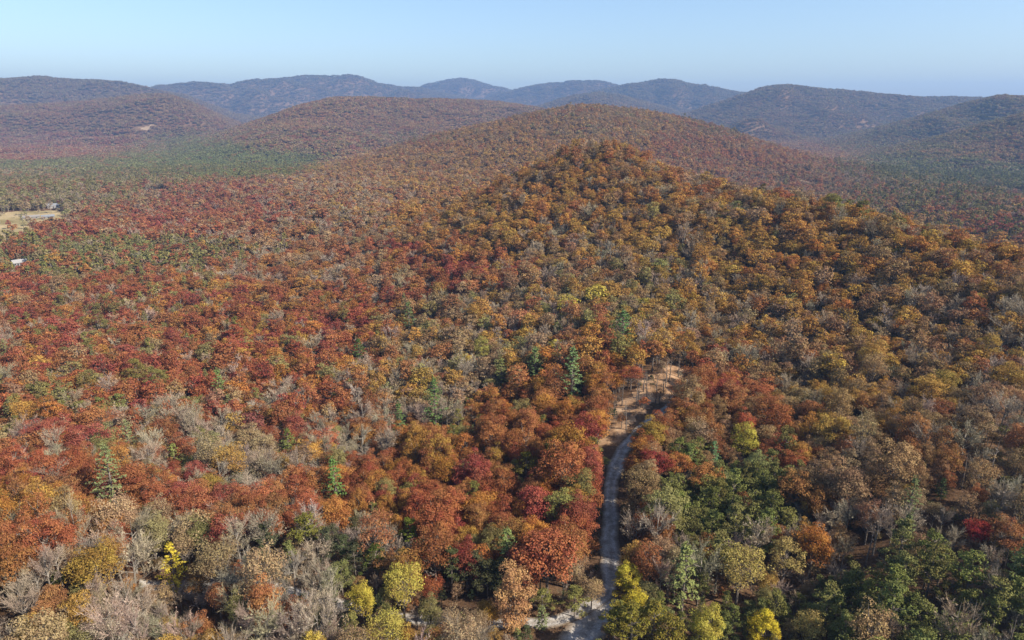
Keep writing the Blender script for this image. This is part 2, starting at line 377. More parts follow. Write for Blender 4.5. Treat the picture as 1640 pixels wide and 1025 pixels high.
# ------------------------------------------------------------------ tree shapes
class MB:
    def __init__(s): s.V = []; s.T = []; s.Q = []; s.Tm = []; s.Qm = []; s.Ts = []; s.Qs = []; s.n = 0
    def quads(s, P, mat_i, shade):          # P (n,4,3)
        n = len(P); s.V.append(P.reshape(-1, 3)); s.Q.append(np.arange(n * 4).reshape(n, 4) + s.n); s.n += n * 4
        s.Qm.append(np.full(n, mat_i)); s.Qs.append(np.broadcast_to(shade, n))
    def tris(s, P, mat_i, shade):
        n = len(P); s.V.append(P.reshape(-1, 3)); s.T.append(np.arange(n * 3).reshape(n, 3) + s.n); s.n += n * 3
        s.Tm.append(np.full(n, mat_i)); s.Ts.append(np.broadcast_to(shade, n))
    def tube(s, pts, rad, sides, mat_i, shade=0.5):
        pts = np.array(pts, float); rad = np.array(rad, float)
        T = np.gradient(pts, axis=0); T /= np.linalg.norm(T, axis=1)[:, None] + 1e-9
        ref = np.where(np.abs(T[:, 2:3]) > 0.9, [[1.0, 0, 0]], [[0, 0, 1.0]])
        A = np.cross(T, ref); A /= np.linalg.norm(A, axis=1)[:, None] + 1e-9; B = np.cross(T, A)
        ph = np.arange(sides) / sides * 2 * math.pi
        R = pts[:, None] + rad[:, None, None] * (A[:, None] * np.cos(ph)[None, :, None] + B[:, None] * np.sin(ph)[None, :, None])
        m = len(pts); i = np.arange(m * sides).reshape(m, sides) + s.n
        f = np.stack([i[:-1], np.roll(i[:-1], -1, 1), np.roll(i[1:], -1, 1), i[1:]], -1).reshape(-1, 4)
        s.V.append(R.reshape(-1, 3)); s.n += m * sides
        s.Q.append(f); s.Qm.append(np.full(len(f), mat_i)); s.Qs.append(np.full(len(f), shade))
    def slivers(s, A, B, w, mat_i, shade, g):   # thin tapering three-sided twigs drawn as crossed blades
        D = B - A; k = g.normal(size=D.shape); S = np.cross(D, k); S /= np.linalg.norm(S, axis=1)[:, None] + 1e-9
        w = np.broadcast_to(np.asarray(w, float), len(A))[:, None]
        s.tris(np.stack([A - S * w * .5, A + S * w * .5, B], 1), mat_i, shade)
    def build(s, name, mats):
        V = np.concatenate(s.V); fs, mi, sh = [], [], []
        if s.T: fs.append(np.concatenate(s.T)); mi.append(np.concatenate(s.Tm)); sh.append(np.concatenate(s.Ts))
        if s.Q: fs.append(np.concatenate(s.Q)); mi.append(np.concatenate(s.Qm)); sh.append(np.concatenate(s.Qs))
        return mesh_np(name, V, fs, mats, np.concatenate(mi), {'shade': ('FACE', 'FLOAT', np.concatenate(sh).astype(np.float32))})

def unit(g, n):
    v = g.normal(size=(n, 3)); return v / np.linalg.norm(v, axis=1)[:, None]

def leaf_quads(P, N, size, g, asp=0.7):
    n = len(P); k = unit(g, n); A = np.cross(N, k); A /= np.linalg.norm(A, axis=1)[:, None] + 1e-9; B = np.cross(N, A)
    sz = (size * g.uniform(0.65, 1.35, n))[:, None]
    return np.stack([P - A * sz, P - B * sz * asp + N * sz * .15, P + A * sz, P + B * sz * asp + N * sz * .15], 1)

def leaf_tris(P, N, size, g):
    n = len(P); k = unit(g, n); A = np.cross(N, k); A /= np.linalg.norm(A, axis=1)[:, None] + 1e-9; B = np.cross(N, A)
    sz = (size * g.uniform(0.6, 1.4, n))[:, None]
    return np.stack([P - A * sz, P + A * sz + N * sz * .2, P + B * sz * 1.3 - N * sz * .2], 1)

def deciduous(seed, H, R, ncl, nlf, leaf, dens=1.0, lobed=1.0, thin=0.0, trunk_sides=6, base=0.42, flat=0.36, droop=0.0):
    """trunk MB, crown MB"""
    g = np.random.default_rng(seed); tr, cr = MB(), MB()
    bx, by = g.normal(0, 0.25, 2)
    zc = H * (1 - flat) ; top = H * 0.72
    tr.tube([(0, 0, -0.8), (bx * .2, by * .2, H * .2), (bx * .6, by * .6, H * .45), (bx, by, top)], [H * .020 + .04, H * .016 + .03, H * .012 + .02, .04], trunk_sides, 0)
    # clump centres over an uneven dome
    C0 = []
    ax = g.uniform(0.85, 1.15, 2)
    tries = 0
    while len(C0) < ncl and tries < 4000:
        tries += 1
        d = unit(g, 1)[0]
        if d[2] < (-0.95 if base < .3 else -0.5): continue
        rr = g.uniform(0.55, 1.0) ** 0.6
        rad = 1 + 0.22 * lobed * math.sin(3 * math.atan2(d[1], d[0]) + seed) + 0.15 * lobed * g.normal()
        c = np.array([d[0] * R * ax[0], d[1] * R * ax[1], d[2] * H * flat]) * rr * 0.82 * rad
        c += (bx, by, zc)
        if c[2] < H * base * 0.8: continue
        if C0 and min(np.linalg.norm(np.array(C0) - c, axis=1)) < R * 0.22: continue
        C0.append(c)
    C0 = np.array(C0)
    # limbs
    for i, c in enumerate(C0):
        z0 = min(max(H * 0.28, c[2] - np.hypot(c[0] - bx, c[1] - by) * 1.0 - 1.0), top)
        f = z0 / top; a = np.array([bx * f, by * f, z0]); mid = a * .45 + c * .55 + np.array([0, 0, -0.06 * H]) + g.normal(0, .15, 3)
        tr.tube([a, mid, c], [H * .006 + .02, H * .004 + .015, .015], 3, 0)
    cr_sh = g.uniform(0, 1, len(C0))
    for c, sh in zip(C0, cr_sh):
        r = R * g.uniform(0.24, 0.40); n = max(3, int(nlf * dens * g.uniform(.7, 1.3)))
        d = unit(g, n); d[:, 2] = np.where(d[:, 2] < -0.35, -d[:, 2] * .6, d[:, 2])
        rad = r * g.uniform(0.35, 1.0, n) ** 0.5
        P = c + d * rad[:, None] * np.array([1.15, 1.15, 0.8]); P[:, 2] -= droop * rad
        N = d + unit(g, n) * 0.75 + np.array([0, 0, .3]); N /= np.linalg.norm(N, axis=1)[:, None]
        shd = np.clip(sh * .6 + g.uniform(0, .45, n), 0, 1)
        if leaf < .2: cr.tris(leaf_tris(P, N, leaf, g), 0, shd)
        else: cr.quads(leaf_quads(P, N, leaf, g), 0, shd)
    return tr, cr

def bare(seed, H, R, n1, n2, n3, tw, leafn=0, leaf=0.2):
    g = np.random.default_rng(seed); tr, cr = MB(), MB()
    b = g.normal(0, 0.35, 2)
    tr.tube([(0, 0, -0.8), (b[0] * .2, b[1] * .2, H * .25), (b[0] * .6, b[1] * .6, H * .55), (b[0], b[1], H * .9)], [H * .014 + .05, H * .012 + .04, H * .008 + .02, .02], 5, 0)
    ends = []
    for i in range(n1):
        f = g.uniform(0.35, 0.82); a = np.array([b[0] * f, b[1] * f, H * .9 * f]); an = g.uniform(0, 6.28)
        Lg = R * g.uniform(.7, 1.1) * (1.15 - f * .5)
        e = a + np.array([math.cos(an) * Lg, math.sin(an) * Lg, Lg * g.uniform(.55, 1.3)]); e[2] = min(e[2], H * g.uniform(.88, 1.0))
        m = (a + e) / 2 + np.array([0, 0, -.06 * Lg]); tr.tube([a, m, e], [H * .005 + .03, H * .0035 + .02, .015], 3, 0)
        for j in range(n2):
            t = g.uniform(.3, 1); s0 = a + (e - a) * t; d = (e - a) / np.linalg.norm(e - a) + unit(g, 1)[0] * .8; d[2] += .35
            s1 = s0 + d * R * g.uniform(.25, .48); s1[2] = min(s1[2], H); ends.append((s0, s1))
    E0 = np.array([x for x, _ in ends]); E1 = np.array([x for _, x in ends])
    cr.slivers(E0, E1, tw * 1.8, 0, g.uniform(.1, .5, len(E0)), g)
    k = np.repeat(np.arange(len(E0)), n3); t = g.uniform(.15, 1, len(k))[:, None]
    A = E0[k] + (E1[k] - E0[k]) * t; D = (E1[k] - E0[k]) / (np.linalg.norm(E1[k] - E0[k], axis=1)[:, None] + 1e-9) + unit(g, len(k)) * .85; D[:, 2] += .25
    B = A + D * (R * g.uniform(.10, .27, len(k)))[:, None]
    cr.slivers(A, B, tw, 0, g.uniform(.3, 1, len(A)), g)
    if leafn:
        i = g.integers(0, len(B), leafn); cr.quads(leaf_quads(B[i] + g.normal(0, .15, (leafn, 3)), unit(g, leafn), leaf, g), 1, g.uniform(.2, 1, leafn))
    return tr, cr

def white_pine(seed, H, R, whorls, per, plume, size):
    g = np.random.default_rng(seed); tr, cr = MB(), MB()
    tr.tube([(0, 0, -0.8), (0, 0, H * .5), (0, 0, H * .98)], [H * .014 + .05, H * .009 + .03, .02], 6, 0)
    for w in range(whorls):
        f = 0.22 + 0.76 * (w + g.uniform(-.2, .2)) / whorls; z = H * f
        L = R * (1.0 if f < .4 else 1) * min(1, (1.02 - f) / 0.55) ** 0.8 * g.uniform(.8, 1.12) * (0.75 if f < .3 else 1)
        a0 = g.uniform(0, 6.28)
        for k in range(per):
            if g.uniform() < .16: continue
            an = a0 + k / per * 6.283 + g.normal(0, .25); l = L * g.uniform(.5, 1.25)
            up = g.uniform(.02, .3); d = np.array([math.cos(an), math.sin(an), up]); e = np.array([0, 0, z]) + d * l
            tr.tube([(0, 0, z), e * .5 + np.array([0, 0, z - .1]) * .5, e], [.06, .04, .015], 3, 0)
            t = g.uniform(.28, 1.05, plume) ** .8
            P = np.array([0, 0, z]) + d[None] * l * t[:, None]; side = np.array([-d[1], d[0], 0])
            P = P + side[None] * (g.normal(0, .15, plume) * l * (1.1 - t * .6))[:, None] + np.array([0, 0, .08]) + g.normal(0, .07, (plume, 3))
            N = np.array([d[0] * .3, d[1] * .3, .9]) + unit(g, plume) * .6; N /= np.linalg.norm(N, axis=1)[:, None]
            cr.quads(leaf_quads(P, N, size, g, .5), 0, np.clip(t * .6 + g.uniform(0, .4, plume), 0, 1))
    n = plume * 5; P = np.array([0, 0, H * .93]) + g.normal(0, 1, (n, 3)) * np.array([R * .10, R * .10, H * .04])
    cr.quads(leaf_quads(P, unit(g, n), size * .9, g, .5), 0, g.uniform(.3, 1, n))
    return tr, cr

def hill_pine(seed, H, R, ncl, nlf, leaf):
    """open irregular crown of flattened needle clumps on a bare lower stem"""
    g = np.random.default_rng(seed); tr, cr = MB(), MB(); b = g.normal(0, .3, 2)
    tr.tube([(0, 0, -0.8), (b[0] * .4, b[1] * .4, H * .5), (b[0], b[1], H * .95)], [H * .012 + .05, H * .009 + .03, .02], 6, 0)
    for i in range(ncl):
        f = g.uniform(0.34, 1.0) ** .8; an = g.uniform(0, 6.28)
        L = R * min(1, (1.06 - f) / .5) ** .8 * g.uniform(.25, 1.25)
        z0 = H * f * .97 - .2 * L; a = np.array([b[0] * f, b[1] * f, max(z0 - .15 * L, H * .25)]); c = np.array([b[0] * f + math.cos(an) * L, b[1] * f + math.sin(an) * L, z0 + .25 * L])
        tr.tube([a, (a + c) / 2 - np.array([0, 0, .1]), c], [.07, .045, .015], 3, 0)
        r = R * g.uniform(.14, .33); n = int(nlf * g.uniform(.6, 1.3)); d = unit(g, n)
        P = c + d * (r * g.uniform(.3, 1, n) ** .5)[:, None] * np.array([1.2, 1.2, .6]); N = d * .6 + unit(g, n) * .8 + np.array([0, 0, .5]); N /= np.linalg.norm(N, axis=1)[:, None]
        sh = g.uniform(0, .6); cr.quads(leaf_quads(P, N, leaf, g, .5), 0, np.clip(sh + g.uniform(0, .4, n), 0, 1))
    return tr, cr

# near shapes (trunk and crown apart), then the lighter ones for the forest mass
KIND_N = {'decid': 11, 'bare': 4, 'wpine': 3, 'pine': 4, 'pole': 2}
def spec(kind, i, lod):
    """returns trunk MB, crown MB for shape i of a kind at a level of detail 0..2; all are about 15 m tall"""
    s = 100 * lod + i * 7 + {'decid': 1, 'bare': 2000, 'wpine': 3000, 'pine': 4000, 'pole': 5000}[kind]
    if kind == 'decid':
        H = [15, 14, 16, 13, 15, 17, 14, 15, 16, 15, 15][i]; R = [4.3, 4.6, 4.0, 4.4, 3.8, 4.2, 4.8, 3.5, 3.9, 3.8, 3.5][i]
        dens = [1, 1, .95, 1, .8, .9, .65, .5, .45, 1.15, 1.1][i]
        ncl, nlf, lf = [(52, 125, .165), (34, 34, .33), (20, 24, .56)][lod]
        return deciduous(s, H, R, ncl, nlf, lf, dens, flat=[.34, .33, .38, .36, .42, .4, .3, .4, .38, .46, .47][i], base=.12 if i > 8 else .42)
    if kind == 'bare':
        H = [14, 16, 13, 15][i]; R = [3.6, 3.4, 4.0, 3.2][i]
        n = [(14, 10, 16, .055), (12, 9, 13, .095), (9, 7, 9, .20)][lod]
        return bare(s, H, R, *n, leafn=[(30, 120, 260, 60), (20, 60, 120, 40), (10, 25, 45, 20)][lod][i], leaf=[.2, .3, .5][lod])
    if kind == 'wpine':
        n = [(17, 6, 15, .30), (13, 6, 9, .45), (10, 5, 5, .8)][lod]
        return white_pine(s, [19, 17, 21][i], [3.6, 3.3, 4.0][i], *n)
    if kind == 'pine':
        n = [(42, 64, .21), (30, 26, .35), (18, 16, .6)][lod]
        return hill_pine(s, [15, 14, 16, 13][i], [3.3, 3.7, 3.0, 3.5][i], *n)
    n = [(7, 4, 6, .05), (6, 4, 4, .12), (4, 3, 3, .35)][lod]
    return bare(s, [15, 14][i], 1.6, *n)

MATS = {'decid': [M_LEAF], 'bare': [M_TWIG, M_LEAF], 'wpine': [M_NEEDLE], 'pine': [M_NEEDLE], 'pole': [M_TWIG, M_LEAF]}
TRUNKM = {'decid': M_BARK, 'bare': M_PALE, 'wpine': M_BARK, 'pine': M_BARK, 'pole': M_BARK}
KINDS = ['decid', 'bare', 'wpine', 'pine', 'pole']
OFF = {}; k = 0
for kd in KINDS: OFF[kd] = k; k += KIND_N[kd]
NK = k

def joined(tr, cr, name, kd):
    m = MB(); nm = len(MATS[kd])
    for src, add in ((cr, 0), (tr, nm)):
        if not src.V: continue
        m.V.append(np.concatenate(src.V))
        if src.T: m.T.append(np.concatenate(src.T) + m.n); m.Tm.append(np.concatenate(src.Tm) + add); m.Ts.append(np.concatenate(src.Ts))
        if src.Q: m.Q.append(np.concatenate(src.Q) + m.n); m.Qm.append(np.concatenate(src.Qm) + add); m.Qs.append(np.concatenate(src.Qs))
        m.n += len(m.V[-1])
    return m.build(name, MATS[kd] + [TRUNKM[kd]])

NEAR = {}
for kd in KINDS:
    for i in range(KIND_N[kd]):
        tr, cr = spec(kd, i, 0)
        NEAR[kd, i] = (tr.build('trunk', [TRUNKM[kd]]), cr.build('crown', MATS[kd]))
COLL = {}
for lod in (0, 1, 2):
    col = bpy.data.collections.new('forest_shapes_%d' % lod); COLL[lod] = col
    for kd in KINDS:
        for i in range(KIND_N[kd]):
            tr, cr = spec(kd, i, lod)
            o = bpy.data.objects.new('shape_%d_%02d' % (lod, OFF[kd] + i), joined(tr, cr, 'tree_shape', kd)); col.objects.link(o)
# far clumps: seven or so crowns each, one tint per clump
col = bpy.data.collections.new('forest_shapes_3'); COLL[3] = col
for i in range(6):
    g = np.random.default_rng(900 + i); mb = MB()
    for t in range(7):
        an, rr = t * 2.4 + g.uniform(-.3, .3), 8.5 * math.sqrt((t + .4) / 7)
        H, R = g.uniform(10, 15), g.uniform(3, 4.6); c = np.array([math.cos(an) * rr, math.sin(an) * rr, H * .68]); n = 26
        d = unit(g, n); d[:, 2] = np.abs(d[:, 2]) - .25; P = c + d * np.array([R, R, H * .32]) * g.uniform(.6, 1, n)[:, None]
        N = d + unit(g, n) * .5; N /= np.linalg.norm(N, axis=1)[:, None]
        mb.quads(leaf_quads(P, N, 1.55, g), 0, np.clip(g.uniform(0, .75) + g.uniform(0, .25, n), 0, 1))
    col.objects.link(bpy.data.objects.new('shape_3_%02d' % i, mb.build('clump_shape', [M_FAR])))

# ------------------------------------------------------------------ what grows where
PAL = {  # leaf colours
 'crimson': (0.255, 0.062, 0.046), 'red': (0.290, 0.092, 0.042), 'rust': (0.300, 0.125, 0.050), 'orange': (0.360, 0.160, 0.040),
 'gold': (0.360, 0.205, 0.050), 'brown': (0.260, 0.160, 0.078), 'tan': (0.295, 0.200, 0.108), 'yellow': (0.420, 0.335, 0.055), 'olive': (0.220, 0.205, 0.075),
 'bare': (0.285, 0.228, 0.168), 'pine': (0.152, 0.150, 0.044), 'wpine': (0.150, 0.165, 0.062), 'dark': (0.055, 0.066, 0.030)}
NAMES = list(PAL)
PALA = np.array([PAL[n] for n in NAMES])
def mix(**k):
    v = np.array([k.get(n, 0.0) * {'crimson': .6, 'bare': 1.1, 'orange': 1.1, 'tan': 1.15}.get(n, 1.0) for n in NAMES]); return v / v.sum()
ZONES = [  # px, py, rx, ry, mix
 (100, 560, 330, 110, mix(crimson=.20, red=.28, rust=.20, orange=.12, gold=.04, tan=.12, bare=.14, wpine=.03, pine=.07, olive=.06)),
 (420, 560, 170, 90, mix(crimson=.18, red=.30, rust=.22, orange=.14, gold=.06, bare=.10, olive=.04, pine=.02)),
 (150, 405, 240, 30, mix(pine=.40, wpine=.24, olive=.10, red=.16, crimson=.10, rust=.12, tan=.10, bare=.14)),
 (80, 480, 220, 36, mix(crimson=.22, red=.28, rust=.18, orange=.06, pine=.10, olive=.06, bare=.12, tan=.06)),
 (330, 345, 210, 36, mix(crimson=.22, red=.30, rust=.22, tan=.12, bare=.14, wpine=.03)),
 (100, 318, 180, 20, mix(bare=.28, tan=.24, pine=.18, crimson=.16, wpine=.08, olive=.1)),
 (90, 280, 170, 18, mix(pine=.34, wpine=.18, tan=.18, red=.12, bare=.16)),
 (300, 246, 150, 20, mix(wpine=.62, pine=.30, tan=.03, crimson=.03)),
 (90, 262, 110, 9, mix(wpine=.5, pine=.3, tan=.1, crimson=.1)),
 (200, 268, 200, 12, mix(wpine=.5, pine=.3, tan=.1, red=.1)),
 (130, 237, 150, 16, mix(crimson=.45, red=.22, tan=.18, bare=.1, pine=.08)),
 (520, 222, 160, 16, mix(crimson=.28, red=.16, pine=.22, wpine=.1, tan=.2, bare=.1)),
 (480, 410, 150, 50, mix(rust=.22, red=.12, tan=.24, bare=.32, orange=.12, gold=.06)),
 (560, 330, 130, 36, mix(bare=.40, tan=.24, rust=.16, red=.06, gold=.16)),
 (680, 270, 120, 30, mix(tan=.22, rust=.22, gold=.32, red=.04, brown=.16, bare=.08)),
 (830, 250, 130, 40, mix(gold=.34, rust=.2, brown=.24, tan=.12, bare=.06)),
 (950, 200, 120, 26, mix(gold=.22, brown=.3, rust=.16, tan=.16, olive=.05, bare=.1)),
 (940, 310, 140, 60, mix(gold=.42, orange=.20, brown=.20, rust=.08, bare=.16)),
 (720, 350, 100, 40, mix(gold=.34, orange=.16, rust=.16, brown=.18, bare=.12)),
 (720, 420, 110, 30, mix(red=.32, crimson=.28, rust=.22, orange=.06, gold=.06, bare=.08)),
 (880, 420, 100, 40, mix(gold=.22, brown=.22, bare=.26, tan=.16, olive=.06, rust=.08)),
 (820, 520, 150, 50, mix(tan=.20, bare=.26, gold=.20, brown=.12, rust=.10, olive=.08, yellow=.02, red=.04)),
 (1000, 490, 120, 40, mix(gold=.28, yellow=.05, tan=.18, bare=.22, olive=.10, brown=.14)),
 (1120, 400, 130, 70, mix(gold=.52, brown=.20, orange=.10, bare=.18, olive=.05, tan=.06)),
 (1350, 400, 220, 65, mix(gold=.52, brown=.20, orange=.18, bare=.10, rust=.05)),
 (1300, 530, 220, 70, mix(gold=.30, brown=.34, bare=.22, orange=.08, tan=.06, rust=.04)),
 (1560, 470, 120, 50, mix(gold=.20, brown=.36, bare=.34, rust=.06)),
 (1600, 660, 100, 80, mix(brown=.34, bare=.70, gold=.08, rust=.10)),
 (1150, 250, 140, 26, mix(rust=.26, red=.20, brown=.22, tan=.14, gold=.08, bare=.1)),
 (1300, 290, 140, 26, mix(rust=.22, brown=.22, tan=.2, red=.16, pine=.06, bare=.16)),
 (1480, 318, 120, 20, mix(red=.14, brown=.2, bare=.2, pine=.3, wpine=.2, crimson=.08)),
 (1580, 360, 90, 14, mix(crimson=.34, pine=.36, red=.2, bare=.14)),
 (1110, 590, 60, 40, mix(crimson=.30, red=.34, rust=.22, brown=.12)),
 (1020, 570, 90, 25, mix(orange=.25, rust=.28, red=.22, gold=.2, olive=.06)),
 (880, 620, 70, 40, mix(red=.28, rust=.3, orange=.2, olive=.05, gold=.1)),
 (640, 600, 90, 36, mix(tan=.24, bare=.36, rust=.18, gold=.14, olive=.06)),
 (350, 690, 190, 50, mix(bare=.85, tan=.20, rust=.12, red=.10, gold=.06, olive=.04)),
 (100, 720, 130, 50, mix(red=.26, rust=.28, crimson=.16, gold=.08, bare=.22, orange=.06)),
 (560, 760, 70, 50, mix(rust=.28, red=.2, orange=.14, bare=.28, dark=.10)),
 (760, 760, 180, 90, mix(red=.28, rust=.26, orange=.20, crimson=.14, gold=.10, olive=.06, pine=.05)),
 (420, 800, 110, 40, mix(red=.22, rust=.24, bare=.40, crimson=.1, olive=.06)),
 (120, 860, 150, 45, mix(rust=.32, red=.28, orange=.16, bare=.18, tan=.10, gold=.06)),
 (420, 880, 140, 35, mix(bare=.40, dark=.22, tan=.14, rust=.16, olive=.08)),
 (560, 890, 110, 35, mix(bare=.34, dark=.34, pine=.14, rust=.12)),
 (700, 880, 110, 30, mix(rust=.28, red=.26, dark=.22, olive=.12, crimson=.1)),
 (890, 830, 70, 55, mix(red=.30, crimson=.24, rust=.30, olive=.08, tan=.06)),
 (900, 930, 60, 35, mix(olive=.42, tan=.28, dark=.18, rust=.1)),
 (150, 985, 190, 45, mix(bare=.95, tan=.12, gold=.10, rust=.12, olive=.08)),
 (450, 985, 180, 42, mix(tan=.18, bare=.62, gold=.18, yellow=.04, rust=.14, olive=.04)),
 (680, 985, 90, 35, mix(bare=.34, tan=.26, gold=.14, olive=.12, rust=.12)),
 (1030, 690, 50, 40, mix(orange=.25, rust=.3, gold=.2, red=.2)),
 (1035, 800, 36, 70, mix(rust=.34, red=.28, tan=.16, brown=.2)),
 (1170, 770, 120, 55, mix(pine=.80, olive=.04, bare=.08, rust=.03)),
 (1110, 850, 60, 28, mix(rust=.22, tan=.28, gold=.22, bare=.12, brown=.1)),
 (1200, 870, 90, 28, mix(bare=.44, pine=.2, olive=.14, gold=.08, tan=.08)),
 (1250, 660, 120, 45, mix(rust=.28, brown=.30, gold=.18, red=.08, tan=.08)),
 (1420, 740, 130, 60, mix(rust=.24, brown=.28, tan=.20, bare=.18, gold=.06, red=.06)),
 (1500, 840, 160, 48, mix(bare=.62, brown=.18, tan=.08, wpine=.10, rust=.08)),
 (1150, 970, 150, 45, mix(pine=.66, olive=.12, bare=.08, wpine=.04, tan=.03)),
 (1450, 960, 190, 45, mix(pine=.62, olive=.14, bare=.14, tan=.08)),
 # far hills
 (640, 180, 250, 18, mix(brown=.30, tan=.24, rust=.24, red=.12, pine=.1)),
 (230, 180, 200, 20, mix(tan=.26, red=.26, brown=.2, crimson=.12, pine=.12)),
 (120, 148, 260, 12, mix(brown=.3, red=.24, tan=.2, pine=.2)),
 (700, 140, 500, 12, mix(brown=.34, pine=.26, tan=.2, rust=.16)),
 (1280, 190, 160, 26, mix(brown=.28, red=.24, tan=.18, pine=.22)),
 (1500, 215, 120, 26, mix(pine=.42, brown=.2, tan=.2, red=.08)),
 (1600, 230, 90, 26, mix(tan=.3, red=.24, brown=.2, pine=.2)),
 (1520, 275, 160, 20, mix(pine=.5, bare=.12, brown=.12, wpine=.3)),
]
ZP = np.array([z[:4] for z in ZONES]); ZM = np.array([z[4] for z in ZONES])
def species(x, y, z, r):
    """index into NAMES for stands of trees at ground points: a stand map with ragged edges, in clusters"""
    px, py, _ = project(x, y, z + 10)
    s = np.clip(300 / r, 0.08, 1.0)
    nz = np.where(r < 600, 26.0, 110.0)
    px = px + 60 * s * fbm(x / nz, y / nz, 51, 3) * 2; py = py + 26 * s * fbm(x / nz + 40, y / nz, 53, 3) * 2
    out = np.empty(len(x), int); mean = np.empty((len(x), 3))
    u = hash2(np.floor(x * 13), np.floor(y * 13), 7) 
    # neighbours tend to be alike: half of the draw comes from a patchy field
    field = 0
    for lo, hi, sc in ((0, 420, 13.0), (420, 1300, 30.0), (1300, 3000, 75.0), (3000, 1e9, 180.0)):
        k_ = (r >= lo) & (r < hi); field = np.where(k_, np.mod(0.5 + 1.7 * fbm(x / sc, y / sc, 61, 3), 1.0), field)
    u = np.where(hash2(np.floor(x * 7), np.floor(y * 7), 9) < 0.58, field, u)
    u = np.clip(u, 1e-4, .9999)
    for i in range(0, len(x), 20000):
        q_ = slice(i, i + 20000)
        d = ((px[q_, None] - ZP[:, 0]) / ZP[:, 2]) ** 2 + ((py[q_, None] - ZP[:, 1]) / ZP[:, 3]) ** 2
        w = np.exp(-d * 2.2) + 1e-12 / (1 + d)
        m = w @ ZM; m /= m.sum(1, keepdims=True)
        mean[q_] = m @ PALA
        out[q_] = np.minimum((np.cumsum(m, 1) < u[q_, None]).sum(1), len(NAMES) - 1)
    return out, mean

def seg_dist(x, y, P):
    d = np.full(len(x), 1e9)
    for i in range(0, len(P)):
        d = np.minimum(d, np.hypot(x - P[i, 0], y - P[i, 1]))
    return d

def scatter(r0, r1, spacing, half_deg):
    m = r1; dx = spacing; dy = spacing * .866
    nx, ny = int(2 * m / dx), int(m / dy)
    ix, iy = np.meshgrid(np.arange(-nx // 2, nx // 2), np.arange(0, ny))
    x = (ix + 0.5 * (iy % 2)) * dx; y = iy * dy
    x = x.ravel(); y = y.ravel()
    r = np.hypot(x, y); k = (r > r0 - spacing) & (r < r1 + spacing) & (np.abs(np.arctan2(x, y)) < math.radians(half_deg)); x, y = x[k], y[k]
    x = x + (hash2(x * 3, y * 5, 1) - .5) * dx * .95; y = y + (hash2(x * 5 + 3, y * 3, 2) - .5) * dx * .95
    r = np.hypot(x, y); k = (r >= r0) & (r < r1); return x[k], y[k]

def keep_clear(x, y):
    r = np.hypot(x, y)
    k = np.ones(len(x), bool); n = r < 330; xn, yn = x[n], y[n]
    ok = (seg_dist(xn, yn, ROAD) > np.where((yn < 125) & (xn < -14), 1.6, 4.8)) & (seg_dist(xn, yn, SPUR) > 5.0) & (~inside(xn, yn, CLEAR) | (hash2(np.floor(xn * 31), np.floor(yn * 31), 3) < .03))
    k[n] = ok
    for p, w in BPOS:
        rp = math.hypot(*p); lat = np.abs(x * p[1] - y * p[0]) / rp; dr = r - rp
        k &= ~((lat < w) & (dr < 12) & (dr > -45))
    for P in (HAY, FARF, STRP):
        c = (P.min(0) + P.max(0)) / 2
        k &= ~inside(x, y, P) | (hash2(np.floor(x * 31), np.floor(y * 31), 4) < .04)
    return k

_r = [scatter(*a) for a in ((62, 205, 3.6, 52), (205, 330, 4.0, 52), (330, 470, 4.3, 46), (470, 900, 4.6, 43), (900, 1750, 5.2, 43))]
BLD = []
BPOS = [(hit(a, b, 4.0), c) for a, b, c in ((84, 328, 7), (116, 325, 8), (48, 345, 11), (76, 344, 9), (26, 418, 4), (37, 416, 4))]
x1 = np.concatenate([a for a, b in _r]); y1 = np.concatenate([b for a, b in _r])
z1 = height(x1, y1); k = visible(x1, y1, z1 + 17) & keep_clear(x1, y1); x1, y1, z1 = x1[k], y1[k], z1[k]
r1 = np.hypot(x1, y1); th1 = np.abs(np.arctan2(x1, y1)); k = (th1 < math.radians(43)) | (r1 < 320); x1, y1, z1, r1 = x1[k], y1[k], z1[k], r1[k]
s1, mean1 = species(x1, y1, z1, r1)
g1 = np.random.default_rng(5)
n1 = len(x1)
# the open stand on the far right of the slope and the thin stand by the clearing
px1, py1, dep1 = project(x1, y1, z1 + 9)
thin = np.exp(-(((px1 - 1600) / 170) ** 2 + ((py1 - 690) / 130) ** 2)) * .55 + np.exp(-(((px1 - 1480) / 170) ** 2 + ((py1 - 860) / 50) ** 2)) * .35
kp = g1.uniform(size=n1) > thin
x1, y1, z1, r1, s1, px1, py1, mean1 = (a[kp] for a in (x1, y1, z1, r1, s1, px1, py1, mean1)); n1 = len(x1)

kind1 = np.zeros(n1, int); size1 = np.clip(np.exp(g1.normal(-0.03, 0.26, n1)), .5, 1.65) * np.interp(r1, [110, 200, 300, 450, 900], [.56, .58, .62, .66, .76])
nm = np.array(NAMES)[s1]
shape1 = g1.integers(0, 6, n1)
thinleaf = (g1.uniform(size=n1) < np.select([nm == 'tan', nm == 'brown', nm == 'gold'], [.75, .45, .22], .12))
shape1 = np.where(thinleaf, g1.integers(6, 9, n1), shape1)
kd_of = {'bare': 'bare', 'pine': 'pine', 'wpine': 'wpine', 'dark': 'pine'}
kd1 = np.array([kd_of.get(a, 'decid') for a in nm])
for kd in ('bare', 'wpine', 'pine'):
    q_ = kd1 == kd; shape1[q_] = g1.integers(0, KIND_N[kd], q_.sum())
size1 = np.where(nm == 'dark', size1 * .62, np.where(nm == 'wpine', np.minimum(size1, .72), np.where((nm == 'pine') & (r1 < 260), np.clip(size1 * 1.25, .6, .9), np.where(nm == 'pine', size1 * 1.2, size1))))
size1 = np.where(kd1 == 'bare', size1 * .98, size1)
pole = (kd1 == 'bare') & (px1 > 1380) & (py1 > 560) & (g1.uniform(size=n1) < .3)
